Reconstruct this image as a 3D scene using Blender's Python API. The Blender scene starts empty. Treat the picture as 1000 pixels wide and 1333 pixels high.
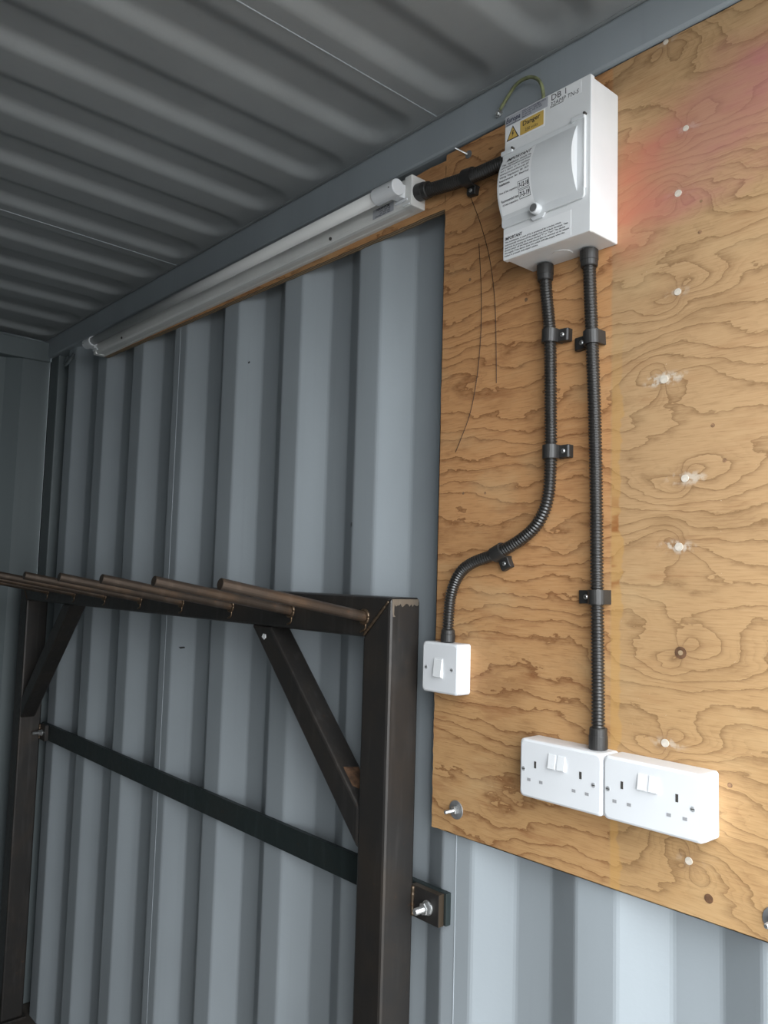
import bpy, bmesh, math, random
from mathutils import Vector, Matrix
random.seed(7)
scene = bpy.context.scene
COL = scene.collection

# ------------------------------------------------------------------ camera
cam_data = bpy.data.cameras.new('camera')
cam_data.sensor_fit = 'VERTICAL'
cam_data.sensor_height = 36.0
cam_data.lens = 1060.78 * 36.0 / 1333.0
cam_data.clip_start = 0.02
camera = bpy.data.objects.new('camera', cam_data)
COL.objects.link(camera)
RX, UY, FW = (0.663096, 0.748018, 0.02782), (0.043747, -0.07583, 0.996161), (-0.747255, 0.659333, 0.083006)
camera.matrix_world = Matrix(((RX[0], UY[0], -FW[0], 0.808979), (RX[1], UY[1], -FW[1], -1.045647),
                              (RX[2], UY[2], -FW[2], 0.320377), (0, 0, 0, 1)))
scene.camera = camera

# ------------------------------------------------------------------ world, light, exposure
X_OPEN = 0.76          # the container is open at this end, daylight comes in here
Y_FAR = -2.33          # inner face of the opposite long wall
Z_FLOOR, Z_CEIL = -1.197, 1.20
Y_BLOCK_LEAF = -1.22         # added door leaf blocks daylight from here to the opposite wall
HEAD = 1.11            # underside of the header over the open end
world = bpy.data.worlds.new('overcast_sky'); scene.world = world
world.use_nodes = True
bg = world.node_tree.nodes['Background']
bg.inputs['Color'].default_value = (0.93, 0.97, 1.0, 1)
bg.inputs['Strength'].default_value = 3.0
portal_data = bpy.data.lights.new('doorway_portal', 'AREA')
portal_data.shape = 'RECTANGLE'; portal_data.size = -Y_BLOCK_LEAF; portal_data.size_y = HEAD - Z_FLOOR
portal_data.cycles.is_portal = True
portal = bpy.data.objects.new('doorway_portal', portal_data)
portal.location = (X_OPEN + 0.02, Y_BLOCK_LEAF / 2, (Z_FLOOR + HEAD) / 2)
portal.rotation_euler = (math.pi / 2, 0, math.pi / 2)
COL.objects.link(portal)
vs = scene.view_settings
vs.view_transform = 'Standard'; vs.look = 'None'; vs.gamma = 1.0; vs.use_curve_mapping = False
vs.exposure = 1.50

# ------------------------------------------------------------------ node helpers
def new_mat(name):
    m = bpy.data.materials.new(name); m.use_nodes = True
    return m, m.node_tree, m.node_tree.nodes['Principled BSDF']

class NG:
    """small helper for writing shader maths"""
    def __init__(s, nt): s.nt = nt
    def n(s, t): return s.nt.nodes.new(t)
    def lk(s, a, b): s.nt.links.new(a, b)
    def put(s, sock, v):
        if hasattr(v, 'is_output'): s.lk(v, sock)
        else: sock.default_value = v
    def m(s, op, a, b=0.0, clamp=False):
        q = s.n('ShaderNodeMath'); q.operation = op; q.use_clamp = clamp
        s.put(q.inputs[0], a); s.put(q.inputs[1], b); return q.outputs[0]
    def pos(s):
        return s.n('ShaderNodeTexCoord').outputs['Object']
    def xyz(s, v):
        q = s.n('ShaderNodeSeparateXYZ'); s.lk(v, q.inputs[0]); return q.outputs
    def comb(s, x, y, z):
        q = s.n('ShaderNodeCombineXYZ')
        for i, v in enumerate((x, y, z)): s.put(q.inputs[i], v)
        return q.outputs[0]
    def scale(s, v, k):
        q = s.n('ShaderNodeVectorMath'); q.operation = 'MULTIPLY'; s.lk(v, q.inputs[0]); q.inputs[1].default_value = k
        return q.outputs[0]
    def noise(s, v, sc=1.0, det=3.0, rough=0.5):
        q = s.n('ShaderNodeTexNoise'); s.lk(v, q.inputs['Vector']); q.inputs['Scale'].default_value = sc
        q.inputs['Detail'].default_value = det; q.inputs['Roughness'].default_value = rough
        return q.outputs['Fac']
    def ramp(s, f, lo, hi):
        q = s.n('ShaderNodeMapRange'); q.interpolation_type = 'SMOOTHSTEP'
        s.put(q.inputs[0], f); s.put(q.inputs[1], lo); s.put(q.inputs[2], hi); return q.outputs[0]
    def mix(s, f, a, b, blend='MIX'):
        q = s.n('ShaderNodeMix'); q.data_type = 'RGBA'; q.blend_type = blend
        s.put(q.inputs[0], f)
        s.put(q.inputs[6], a if hasattr(a, 'is_output') else (*a, 1)); s.put(q.inputs[7], b if hasattr(b, 'is_output') else (*b, 1))
        return q.outputs[2]
    def mix_f(s, f, a, b): return s.m('ADD', a, s.m('MULTIPLY', f, b - a))
    def bump(s, h, strength, dist, bsdf):
        q = s.n('ShaderNodeBump'); q.inputs['Strength'].default_value = strength; q.inputs['Distance'].default_value = dist
        s.lk(h, q.inputs['Height']); s.lk(q.outputs[0], bsdf.inputs['Normal'])

def simple(name, col, rough=0.5, metal=0.0, var=0.08, scale=30.0, spec=0.5, bump=0.0):
    m, nt, b = new_mat(name); g = NG(nt)
    n = g.noise(g.pos(), scale, 4.0)
    lo = tuple(c * (1 - var) for c in col); hi = tuple(min(1, c * (1 + var)) for c in col)
    g.lk(g.mix(g.ramp(n, 0.3, 0.7), lo, hi), b.inputs['Base Color'])
    b.inputs['Roughness'].default_value = rough; b.inputs['Metallic'].default_value = metal
    b.inputs['Specular IOR Level'].default_value = spec
    if bump: g.bump(n, bump, 0.002, b)
    return m

def mat_paint(name, col, rough=0.5):
    m, nt, b = new_mat(name); g = NG(nt); p = g.pos()
    big = g.noise(g.scale(p, (1.5, 1.5, 0.6)), 3.0, 4.0)
    streak = g.noise(g.scale(p, (45, 45, 1.2)), 1.0, 3.0)
    c = g.mix(g.ramp(big, 0.3, 0.75), tuple(k * 0.93 for k in col), tuple(min(1, k * 1.05) for k in col))
    c = g.mix(g.m('MULTIPLY', g.ramp(streak, 0.55, 0.8), 0.16), c, tuple(k * 0.7 for k in col))
    g.lk(c, b.inputs['Base Color'])
    b.inputs['Roughness'].default_value = rough
    b.inputs['Specular IOR Level'].default_value = 0.4
    g.bump(g.noise(p, 160.0, 2.0), 0.06, 0.002, b)
    return m

def mat_steel(name, dark, brown, rough=0.42, rust=0.32, metal=0.55):
    m, nt, b = new_mat(name); g = NG(nt); p = g.pos()
    n1 = g.noise(p, 9.0, 5.0, 0.6); n2 = g.noise(g.scale(p, (60, 60, 6)), 1.0, 4.0); n3 = g.noise(p, 55.0, 5.0, 0.65)
    c = g.mix(g.m('MULTIPLY', g.ramp(n1, 0.42, 0.72), rust), dark, brown)
    c = g.mix(g.m('MULTIPLY', g.ramp(n2, 0.5, 0.8), 0.35), c, tuple(min(1, k * 2.2 + .01) for k in dark))
    c = g.mix(g.m('MULTIPLY', g.ramp(n3, 0.62, 0.75), rust * 0.6), c, (0.20, 0.085, 0.03))
    g.lk(c, b.inputs['Base Color'])
    g.lk(g.m('ADD', g.m('MULTIPLY', n3, 0.25), rough - 0.12), b.inputs['Roughness'])
    b.inputs['Metallic'].default_value = metal
    g.bump(n3, 0.12, 0.002, b)
    return m

# knots of the right-hand veneer: x, z on the board
PLUGS = [(0.220, 1.118), (0.251, 0.973), (0.239, 0.881), (0.238, 0.737), (0.217, 0.615), (0.248, 0.471),
         (0.239, 0.377), (0.218, 0.109), (0.252, -0.038)]
DARK_KNOTS = [(0.241, 0.233), (0.279, -0.078)]

def mat_ply():
    m, nt, b = new_mat('plywood_face'); g = NG(nt); p = g.pos(); X, Y, Z = g.xyz(p)
    # --- scalar field whose contours are the growth rings
    low = g.noise(g.comb(g.m('MULTIPLY', X, 2.4), 0.0, g.m('MULTIPLY', Z, 6.0)), 1.0, 3.0, 0.5)
    mid = g.noise(g.comb(g.m('MULTIPLY', X, 9.0), 3.0, g.m('MULTIPLY', Z, 24.0)), 1.0, 3.0, 0.55)
    fine = g.noise(g.comb(g.m('MULTIPLY', X, 45.0), 7.0, g.m('MULTIPLY', Z, 110.0)), 1.0, 3.0, 0.6)
    f = g.m('ADD', Z, g.m('MULTIPLY', g.m('SUBTRACT', low, 0.5), 0.22))
    f = g.m('ADD', f, g.m('MULTIPLY', g.m('SUBTRACT', mid, 0.5), 0.05))
    f = g.m('ADD', f, g.m('MULTIPLY', g.m('SUBTRACT', fine, 0.5), 0.016))
    smear = None; halo = None
    jit = g.m('MULTIPLY', g.m('SUBTRACT', mid, 0.5), 0.035)
    wsm = (0.35, 0.5, 0.45, 0.4, 1.0, 0.75, 0.8, 0.5, 0.35, 0.0)
    for i, (kx, kz) in enumerate(PLUGS + DARK_KNOTS[:1]):
        dx = g.m('ADD', g.m('SUBTRACT', X, kx), jit); dz = g.m('SUBTRACT', Z, kz)
        rx = g.m('SUBTRACT', X, kx)
        sx, sz = (0.085, 0.036) if i % 2 else (0.070, 0.044)
        q = g.m('ADD', g.m('POWER', g.m('ABSOLUTE', g.m('DIVIDE', dx, sx)), 2.0), g.m('POWER', g.m('ABSOLUTE', g.m('DIVIDE', dz, sz)), 2.0))
        e = g.m('EXPONENT', g.m('MULTIPLY', q, -1.0))
        f = g.m('ADD', f, g.m('MULTIPLY', e, 0.075 if i % 2 else -0.070))
        # rays running into the knot
        r2 = g.m('ADD', g.m('ADD', g.m('MULTIPLY', rx, rx), g.m('MULTIPLY', dz, dz)), 0.00004)
        ray = g.m('DIVIDE', g.m('MULTIPLY', rx, dz), r2)
        f = g.m('ADD', f, g.m('MULTIPLY', g.m('MULTIPLY', ray, g.m('EXPONENT', g.m('MULTIPLY', q, -1.6))), 0.075))
        q2 = g.m('EXPONENT', g.m('DIVIDE', r2, -0.00028))
        w = g.m('EXPONENT', g.m('MULTIPLY', g.m('ADD', g.m('POWER', g.m('ABSOLUTE', g.m('DIVIDE', dx, 0.030)), 2.0),
                                                g.m('POWER', g.m('ABSOLUTE', g.m('DIVIDE', dz, 0.010)), 2.0)), -1.0))
        w = g.m('MULTIPLY', w, wsm[i])
        smear = w if smear is None else g.m('MAXIMUM', smear, w)
        halo = q2 if halo is None else g.m('MAXIMUM', halo, q2)
    right = g.ramp(g.m('ADD', X, g.m('MULTIPLY', g.m('SUBTRACT', mid, 0.5), 0.006)), 0.128, 0.134)
    thick = g.noise(g.comb(g.m('MULTIPLY', X, 5.0), 11.0, g.m('MULTIPLY', Z, 14.0)), 1.0, 3.0)
    saw = g.m('FRACT', g.m('DIVIDE', f, 0.030))
    edge = g.ramp(saw, 1.0, 0.955)
    line = g.m('MULTIPLY', g.m('POWER', saw, g.m('ADD', 1.2, g.m('MULTIPLY', g.m('SUBTRACT', 1.0, thick), 10.0))), edge)
    saw2 = g.m('FRACT', g.m('DIVIDE', g.m('ADD', f, g.m('MULTIPLY', low, 0.05)), 0.0115))
    soft = g.m('MULTIPLY', g.m('MULTIPLY', g.m('POWER', saw2, 3.0), g.ramp(saw2, 1.0, 0.93)), g.ramp(thick, 0.42, 0.62))
    fib = g.noise(g.comb(g.m('MULTIPLY', X, 26.0), 0.0, g.m('MULTIPLY', Z, 420.0)), 1.0, 3.0, 0.6)
    blot = g.noise(g.comb(g.m('MULTIPLY', X, 5.0), 20.0, g.m('MULTIPLY', Z, 11.0)), 1.0, 4.0, 0.55)
    # two veneers meet under the right-hand conduit
    base = g.mix(right, (0.53, 0.275, 0.118), (0.455, 0.285, 0.145))
    dark = g.mix(right, (0.165, 0.060, 0.020), (0.175, 0.092, 0.038))
    # the left veneer gets paler toward its foot
    foot = g.m('SUBTRACT', 1.0, g.ramp(Z, -0.05, 0.55))
    base = g.mix(g.m('MULTIPLY', foot, 0.75), base, (0.46, 0.28, 0.125))
    c = g.mix(g.m('MULTIPLY', soft, 0.28), base, dark)
    c = g.mix(g.m('MULTIPLY', line, g.mix_f(right, 1.0, 0.85)), c, dark)
    c = g.mix(g.m('MULTIPLY', g.ramp(fib, 0.48, 0.78), 0.40), c, dark)
    rus = g.ramp(g.noise(g.comb(g.m('MULTIPLY', X, 7.0), 31.0, g.m('MULTIPLY', Z, 38.0)), 1.0, 4.0, 0.6), 0.52, 0.72)
    c = g.mix(g.m('MULTIPLY', rus, g.mix_f(right, 0.5, 0.22)), c, (0.27, 0.105, 0.04))
    c = g.mix(g.m('MULTIPLY', g.ramp(blot, 0.48, 0.28), 0.30), c, (0.58, 0.41, 0.22))
    c = g.mix(g.m('MULTIPLY', g.ramp(fib, 0.52, 0.25), 0.18), c, (0.58, 0.41, 0.23))
    c = g.mix(g.m('MULTIPLY', g.ramp(blot, 0.55, 0.75), 0.32), c, dark)
    c = g.mix(g.m('MULTIPLY', halo, 0.45), c, (0.22, 0.12, 0.06))
    # resin strip beside the right-hand conduit
    strip = g.m('MULTIPLY', g.ramp(X, 0.130, 0.134), g.m('SUBTRACT', 1.0, g.ramp(g.m('ADD', X, jit), 0.146, 0.150)))
    strip = g.m('MULTIPLY', strip, g.m('SUBTRACT', 1.0, g.ramp(Z, 0.55, 0.75)))
    c = g.mix(g.m('MULTIPLY', strip, 0.55), c, (0.52, 0.29, 0.09))
    spot = g.m('MULTIPLY', strip, g.m('MULTIPLY', g.ramp(mid, 0.5, 0.62), g.m('SUBTRACT', 1.0, g.ramp(g.m('ABSOLUTE', g.m('SUBTRACT', Z, 0.36)), 0.04, 0.12))))
    c = g.mix(g.m('MULTIPLY', spot, 0.75), c, (0.25, 0.075, 0.02))
    # white filler smeared around the plugs
    sm = g.m('MULTIPLY', smear, g.ramp(g.noise(p, 90.0, 4.0), 0.35, 0.6))
    c = g.mix(g.m('MULTIPLY', g.ramp(sm, 0.12, 0.65), 0.6), c, (0.66, 0.60, 0.51))
    # spilt pink marking paint, right of the enclosure
    dzp = g.m('SUBTRACT', Z, g.m('ADD', 0.835, g.m('MULTIPLY', X, 0.42)))
    wob = g.m('MULTIPLY', g.m('SUBTRACT', g.noise(g.comb(g.m('MULTIPLY', X, 9.0), 5.0, g.m('MULTIPLY', Z, 16.0)), 1.0, 4.0), 0.5), 0.16)
    pink = g.m('SUBTRACT', 1.0, g.ramp(g.m('ABSOLUTE', g.m('ADD', dzp, wob)), 0.03, 0.13))
    pink = g.m('MULTIPLY', pink, g.ramp(X, 0.10, 0.16))
    pinkcol = g.mix(g.ramp(X, 0.14, 0.30), (0.50, 0.17, 0.10), (0.42, 0.15, 0.155))
    pink = g.m('MULTIPLY', pink, g.m('ADD', 0.55, g.m('MULTIPLY', g.ramp(blot, 0.4, 0.65), 0.6)))
    c = g.mix(g.m('MULTIPLY', pink, 0.80), c, pinkcol)
    # pale chips and dust
    chip = g.ramp(g.noise(p, 230.0, 2.0), 0.74, 0.80)
    c = g.mix(g.m('MULTIPLY', chip, 0.6), c, (0.78, 0.66, 0.48))
    g.lk(c, b.inputs['Base Color'])
    b.inputs['Roughness'].default_value = 0.62; b.inputs['Specular IOR Level'].default_value = 0.3
    h = g.m('ADD', g.m('MULTIPLY', fib, 0.7), g.m('MULTIPLY', line, -0.4))
    g.bump(h, 0.22, 0.002, b)
    return m

def mat_ply_edge():
    m, nt, b = new_mat('plywood_edge'); g = NG(nt); p = g.pos(); X, Y, Z = g.xyz(p)
    lay = g.m('SINE', g.m('MULTIPLY', Y, 2 * math.pi / 0.006))
    n = g.noise(p, 120.0, 4.0, 0.6)
    c = g.mix(g.ramp(g.m('ADD', lay, g.m('MULTIPLY', n, 1.2)), 0.2, 1.0), (0.36, 0.26, 0.155), (0.17, 0.105, 0.058))
    g.lk(c, b.inputs['Base Color']); b.inputs['Roughness'].default_value = 0.8
    g.bump(n, 0.5, 0.003, b)
    return m

M = {}
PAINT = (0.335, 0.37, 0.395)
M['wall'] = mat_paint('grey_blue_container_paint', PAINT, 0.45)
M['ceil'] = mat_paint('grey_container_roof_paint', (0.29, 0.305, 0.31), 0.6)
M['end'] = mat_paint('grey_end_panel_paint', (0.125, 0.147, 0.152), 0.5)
M['bead'] = simple('weld_bead_paint', (0.36, 0.395, 0.42), 0.45)
M['seal'] = simple('black_gap_seal', (0.012, 0.013, 0.013), 0.8)
M['floor'] = simple('brown_floor_board', (0.065, 0.055, 0.046), 0.7, 0, 0.3, 8.0)
M['ground'] = simple('grey_yard_ground', (0.20, 0.197, 0.19), 0.9, 0, 0.2, 2.0)
M['ply'] = mat_ply(); M['ply_edge'] = mat_ply_edge()
M['steel'] = mat_steel('raw_mill_steel', (0.042, 0.039, 0.037), (0.085, 0.062, 0.044))
M['rod'] = mat_steel('brown_steel_rod', (0.070, 0.052, 0.040), (0.135, 0.085, 0.052), 0.40, 0.8, 0.6)
M['bar'] = mat_steel('dark_green_flat_bar', (0.026, 0.036, 0.036), (0.045, 0.045, 0.04), 0.5, 0.3, 0.3)
M['weld'] = mat_steel('burnt_weld_metal', (0.12, 0.088, 0.06), (0.18, 0.11, 0.065), 0.35, 0.5, 0.75)
M['bright'] = mat_steel('ground_bright_steel', (0.40, 0.35, 0.29), (0.30, 0.22, 0.14), 0.35, 0.5, 0.8)
M['rust'] = simple('orange_rust', (0.10, 0.052, 0.027), 0.85, 0, 0.5, 80.0)
M['zinc'] = simple('zinc_plated_steel', (0.62, 0.63, 0.63), 0.3, 0.9, 0.12, 60.0)
M['plate_screw'] = simple('nickel_plate_screw', (0.50, 0.51, 0.52), 0.35, 0.45, 0.1, 60.0)
M['dull_zinc'] = simple('dull_grey_washer', (0.34, 0.34, 0.34), 0.45, 0.7, 0.15, 60.0)
M['white'] = simple('white_moulded_plastic', (0.71, 0.725, 0.745), 0.28, 0, 0.015, 10.0)
M['white2'] = simple('white_switch_rocker', (0.75, 0.76, 0.77), 0.25, 0, 0.01, 10.0)
M['latch'] = simple('grey_latch_recess', (0.13, 0.13, 0.13), 0.6)
M['slot'] = simple('grey_socket_shutter', (0.30, 0.30, 0.31), 0.6)
M['slot_dark'] = simple('dark_socket_slot', (0.05, 0.045, 0.04), 0.7)
M['enclosure'] = simple('white_powder_coat', (0.70, 0.71, 0.715), 0.4, 0, 0.03, 14.0)
M['door'] = simple('pale_grey_cover', (0.62, 0.635, 0.645), 0.3, 0, 0.02, 14.0)
M['paper'] = simple('white_label_paper', (0.76, 0.765, 0.77), 0.6, 0, 0.03, 20.0)
M['grey_label'] = simple('grey_label_film', (0.40, 0.41, 0.44), 0.5)
M['yellow'] = simple('yellow_warning_label', (0.60, 0.40, 0.10), 0.5)
M['ink'] = simple('black_print', (0.025, 0.025, 0.03), 0.6)
M['navy'] = simple('navy_print', (0.035, 0.04, 0.075), 0.6)
M['conduit'] = simple('black_conduit_plastic', (0.020, 0.0185, 0.017), 0.30, 0, 0.15, 40.0, 0.7)
M['gland'] = simple('black_gland_plastic', (0.025, 0.024, 0.023), 0.42, 0, 0.15, 40.0)
M['batten'] = simple('white_enamel_batten', (0.68, 0.68, 0.66), 0.35, 0, 0.03, 14.0)
M['tube'] = simple('unlit_tube_glass', (0.56, 0.56, 0.55), 0.25, 0, 0.01, 5.0)
M['plug'] = simple('pale_wood_plug', (0.60, 0.54, 0.46), 0.7, 0, 0.12, 150.0)
M['knot'] = simple('dark_wood_knot', (0.13, 0.065, 0.032), 0.7, 0, 0.3, 120.0)
M['pin_knot'] = simple('brown_pin_knot', (0.24, 0.135, 0.07), 0.7, 0, 0.4, 200.0)
M['earth'] = simple('green_yellow_wire', (0.23, 0.25, 0.13), 0.5, 0, 0.35, 60.0)
M['thread'] = simple('dark_hair_thread', (0.05, 0.03, 0.02), 0.7)
M['chip'] = simple('dark_chipped_paint', (0.03, 0.03, 0.03), 0.8)

# ------------------------------------------------------------------ object helpers
def tag(o, label=None, cat=None, group=None, kind=None):
    if label: o['label'] = label
    if cat: o['category'] = cat
    if group: o['group'] = group
    if kind: o['kind'] = kind
    return o
def empty(name, loc, label=None, cat=None, group=None, kind=None):
    o = bpy.data.objects.new(name, None); COL.objects.link(o); o.location = loc
    o.empty_display_size = 0.05
    return tag(o, label, cat, group, kind)
def root_loc(o):
    v = Vector((0, 0, 0))
    while o is not None:
        v += o.location; o = o.parent
    return v
def obj(name, bm, mat, parent=None, smooth=False, loc=None):
    """bm is in world coordinates; the object's origin is at its parent's, or at loc"""
    base = root_loc(parent) if parent is not None else Vector((0, 0, 0))
    off = base + Vector(loc) - base if loc is not None else base
    bmesh.ops.translate(bm, verts=bm.verts, vec=-off)
    me = bpy.data.meshes.new(name); bm.to_mesh(me); bm.free()
    mats = mat if isinstance(mat, (list, tuple)) else [mat]
    for k in mats: me.materials.append(M[k])
    if smooth:
        for p in me.polygons: p.use_smooth = True
    o = bpy.data.objects.new(name, me); COL.objects.link(o)
    if parent is not None:
        o.parent = parent; o.location = off - base
    else:
        o.location = off
    return o
def dup(o, loc, parent):
    c = o.copy(); COL.objects.link(c); c.parent = parent; c.location = loc; return c

def box(x0, x1, y0, y1, z0, z1, bev=0.0, seg=2, bm=None):
    b = bmesh.new()
    r = bmesh.ops.create_cube(b, size=1.0)
    bmesh.ops.scale(b, vec=(abs(x1 - x0), abs(y1 - y0), abs(z1 - z0)), verts=b.verts)
    bmesh.ops.translate(b, vec=((x0 + x1) / 2, (y0 + y1) / 2, (z0 + z1) / 2), verts=b.verts)
    if bev: bmesh.ops.bevel(b, geom=list(b.edges), offset=bev, segments=seg, profile=0.5, affect='EDGES')
    return merge(bm, b)
def merge(bm, b):
    if bm is None: return b
    me = bpy.data.meshes.new('tmp'); b.to_mesh(me); b.free(); bm.from_mesh(me); bpy.data.meshes.remove(me)
    return bm
def frame_of(t):
    t = Vector(t).normalized()
    a = Vector((0, 1, 0)) if abs(t.y) < 0.9 else Vector((0, 0, 1))
    u = t.cross(a).normalized(); return t, u, u.cross(t).normalized()
def sweep(rings, bm=None, cap=True):
    """rings: list of lists of points, joined into a skin"""
    b = bm or bmesh.new(); prev = None; first = None
    for r in rings:
        vs_ = [b.verts.new(p) for p in r]
        if prev:
            n = len(vs_)
            for i in range(n): b.faces.new((prev[i], prev[(i + 1) % n], vs_[(i + 1) % n], vs_[i]))
        else: first = vs_
        prev = vs_
    if cap:
        b.faces.new(list(reversed(first))); b.faces.new(prev)
    b.normal_update()
    bmesh.ops.recalc_face_normals(b, faces=b.faces)
    return b
def cyl(a, c, r, seg=20, r2=None, bm=None, bev=0.0):
    a, c = Vector(a), Vector(c); t, u, v = frame_of(c - a); r2 = r if r2 is None else r2
    L = (c - a).length
    st = [(0, r), (L, r2)] if not bev else [(0, r - bev), (bev, r), (L - bev, r2), (L, r2 - bev)]
    rings = [[a + t * s + (u * math.cos(2 * math.pi * i / seg) + v * math.sin(2 * math.pi * i / seg)) * rr for i in range(seg)] for s, rr in st]
    return merge(bm, sweep(rings))
def lathe(a, d, prof, seg=20, bm=None):
    a = Vector(a); t, u, v = frame_of(d)
    rings = [[a + t * s + (u * math.cos(2 * math.pi * i / seg) + v * math.sin(2 * math.pi * i / seg)) * rr for i in range(seg)] for s, rr in prof]
    return merge(bm, sweep(rings))
def catmull(pts, step):
    P = [Vector(p) for p in pts]; P = [P[0] * 2 - P[1]] + P + [P[-1] * 2 - P[-2]]; dense = []
    for i in range(1, len(P) - 2):
        for k in range(40):
            t = k / 40; a, b, c, d = P[i - 1], P[i], P[i + 1], P[i + 2]
            dense.append(0.5 * ((2 * b) + (c - a) * t + (2 * a - 5 * b + 4 * c - d) * t * t + (3 * b - a - 3 * c + d) * t ** 3))
    dense.append(P[-2].copy())
    out = [dense[0]]; acc = 0.0
    for i in range(1, len(dense)):
        seg = (dense[i] - dense[i - 1]).length; s = 0.0
        while acc + (seg - s) >= step:
            s += step - acc; acc = 0.0
            out.append(dense[i - 1].lerp(dense[i], min(1, s / seg) if seg else 0))
        acc += seg - s
    return out
def tube_along(pts, radii, seg=14, bm=None):
    rings = []
    for i, p in enumerate(pts):
        t = (pts[min(i + 1, len(pts) - 1)] - pts[max(i - 1, 0)]); t, u, v = frame_of(t)
        rr = radii[i] if isinstance(radii, list) else radii
        rings.append([p + (u * math.cos(2 * math.pi * k / seg) + v * math.sin(2 * math.pi * k / seg)) * rr for k in range(seg)])
    return merge(bm, sweep(rings))
def prism(poly, y0, y1, bm=None, bev=0.0):
    """polygon in the x-z plane extruded in y"""
    b = sweep([[Vector((x, y0, z)) for x, z in poly], [Vector((x, y1, z)) for x, z in poly]])
    if bev: bmesh.ops.bevel(b, geom=list(b.edges), offset=bev, segments=2, profile=0.5, affect='EDGES')
    return merge(bm, b)
def rrect(x0, x1, z0, z1, r, n=5):
    out = []
    for cx, cz, a0 in ((x1 - r, z1 - r, 0), (x0 + r, z1 - r, 90), (x0 + r, z0 + r, 180), (x1 - r, z0 + r, 270)):
        for k in range(n + 1):
            a = math.radians(a0 + 90 * k / n); out.append((cx + r * math.cos(a), cz + r * math.sin(a)))
    return out
def text_bm(body, x, z, y, height=None, width=None, shear=0.0, align='LEFT', flip=False, yfun=None, space=1.0, bold=0.0):
    """flat lettering on a face turned to -y, baseline-left corner at x, z"""
    cu = bpy.data.curves.new('txt', 'FONT'); cu.body = body; cu.size = 1.0; cu.shear = shear
    cu.space_line = space; cu.resolution_u = 2; cu.offset = bold
    to = bpy.data.objects.new('txt', cu)
    dg = bpy.context.evaluated_depsgraph_get()
    me = bpy.data.meshes.new_from_object(to)
    b = bmesh.new(); b.from_mesh(me)
    bpy.data.objects.remove(to); bpy.data.curves.remove(cu); bpy.data.meshes.remove(me)
    xs = [v.co.x for v in b.verts]; ys = [v.co.y for v in b.verts]
    x0, x1, y0, y1 = min(xs), max(xs), min(ys), max(ys)
    sy = height / (y1 - y0) if height else width / (x1 - x0)
    sx = width / (x1 - x0) if width else sy
    for v in b.verts:
        lx, lz = (v.co.x - x0) * sx, (v.co.y - y0) * sy
        if flip:
            lx, lz = (x1 - x0) * sx - lx, (y1 - y0) * sy - lz
        wx, wz = x + lx, z + lz
        v.co = (wx, (yfun(wx, wz) if yfun else y), wz)
    return b

# ================================================================== THE CONTAINER
Y0 = 0.015              # inner ridges of the corrugated long wall
RX0, PITCH, RW, SL, GW, DEP = 0.063, 0.2775, 0.070, 0.068, 0.0715, 0.036
X_END = -2.325
def wall_profile(xa, xb, y0, sgn):
    """corrugation breakpoints (x, y) between xa and xb"""
    pts = []
    k0 = math.floor((xa - RX0) / PITCH) - 1
    x = RX0 + k0 * PITCH
    raw = []
    while x < xb + PITCH:
        raw += [(x, 0), (x + RW, 0), (x + RW + SL, DEP), (x + RW + SL + GW, DEP)]
        x += PITCH
    def at(q):
        for (a, ya), (c, yc) in zip(raw, raw[1:]):
            if a <= q <= c: return ya + (yc - ya) * (q - a) / (c - a)
    pts = [(xa, at(xa))] + [(a, ya) for a, ya in raw if xa + 1e-4 < a < xb - 1e-4] + [(xb, at(xb))]
    return [(a, y0 + sgn * ya) for a, ya in pts]
def corrugated(xa, xb, y0, sgn, z0, z1, th=0.002):
    pr = wall_profile(xa, xb, y0, sgn)
    b = bmesh.new()
    f = [[b.verts.new((x, y, z)) for z in (z0, z1)] for x, y in pr]
    r = [[b.verts.new((x, y + sgn * th, z)) for z in (z0, z1)] for x, y in pr]
    for i in range(len(pr) - 1):
        b.faces.new((f[i][0], f[i + 1][0], f[i + 1][1], f[i][1])); b.faces.new((r[i][0], r[i][1], r[i + 1][1], r[i + 1][0]))
        b.faces.new((f[i][0], r[i][0], r[i + 1][0], f[i + 1][0])); b.faces.new((f[i][1], f[i + 1][1], r[i + 1][1], r[i][1]))
    b.faces.new((f[0][0], f[0][1], r[0][1], r[0][0])); b.faces.new((f[-1][0], r[-1][0], r[-1][1], f[-1][1]))
    bmesh.ops.recalc_face_normals(b, faces=b.faces)
    # soften the folds a little
    fold = [e for e in b.edges if abs(e.verts[0].co.z - e.verts[1].co.z) > 0.5 and len(e.link_faces) == 2 and e.calc_face_angle(0) > 0.2 and e.calc_face_angle(0) < 1.2]
    bmesh.ops.bevel(b, geom=fold, offset=0.005, segments=2, profile=0.5, affect='EDGES')
    return b
SEAMS = [X_END + 0.004, -1.291, -0.181, X_OPEN]
wall_r = empty('wall_right', (-0.4, Y0, Z_FLOOR), 'grey blue corrugated steel side wall behind the plywood board', None, None, 'structure')
for a, c in zip(SEAMS, SEAMS[1:]):
    obj('panel', corrugated(a, c, Y0, 1, Z_FLOOR, 1.16), 'wall', wall_r)
for s in SEAMS[1:-1]:
    obj('weld_seam', cyl((s, Y0, Z_FLOOR), (s, Y0, 1.125), 0.0010, 8), 'wall', wall_r)
def wall_y(x):
    (xa, ya), (xb, yb) = wall_profile(x - 1e-5, x + 1e-5, Y0, 1)[:2]
    return (ya + yb) / 2
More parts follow.
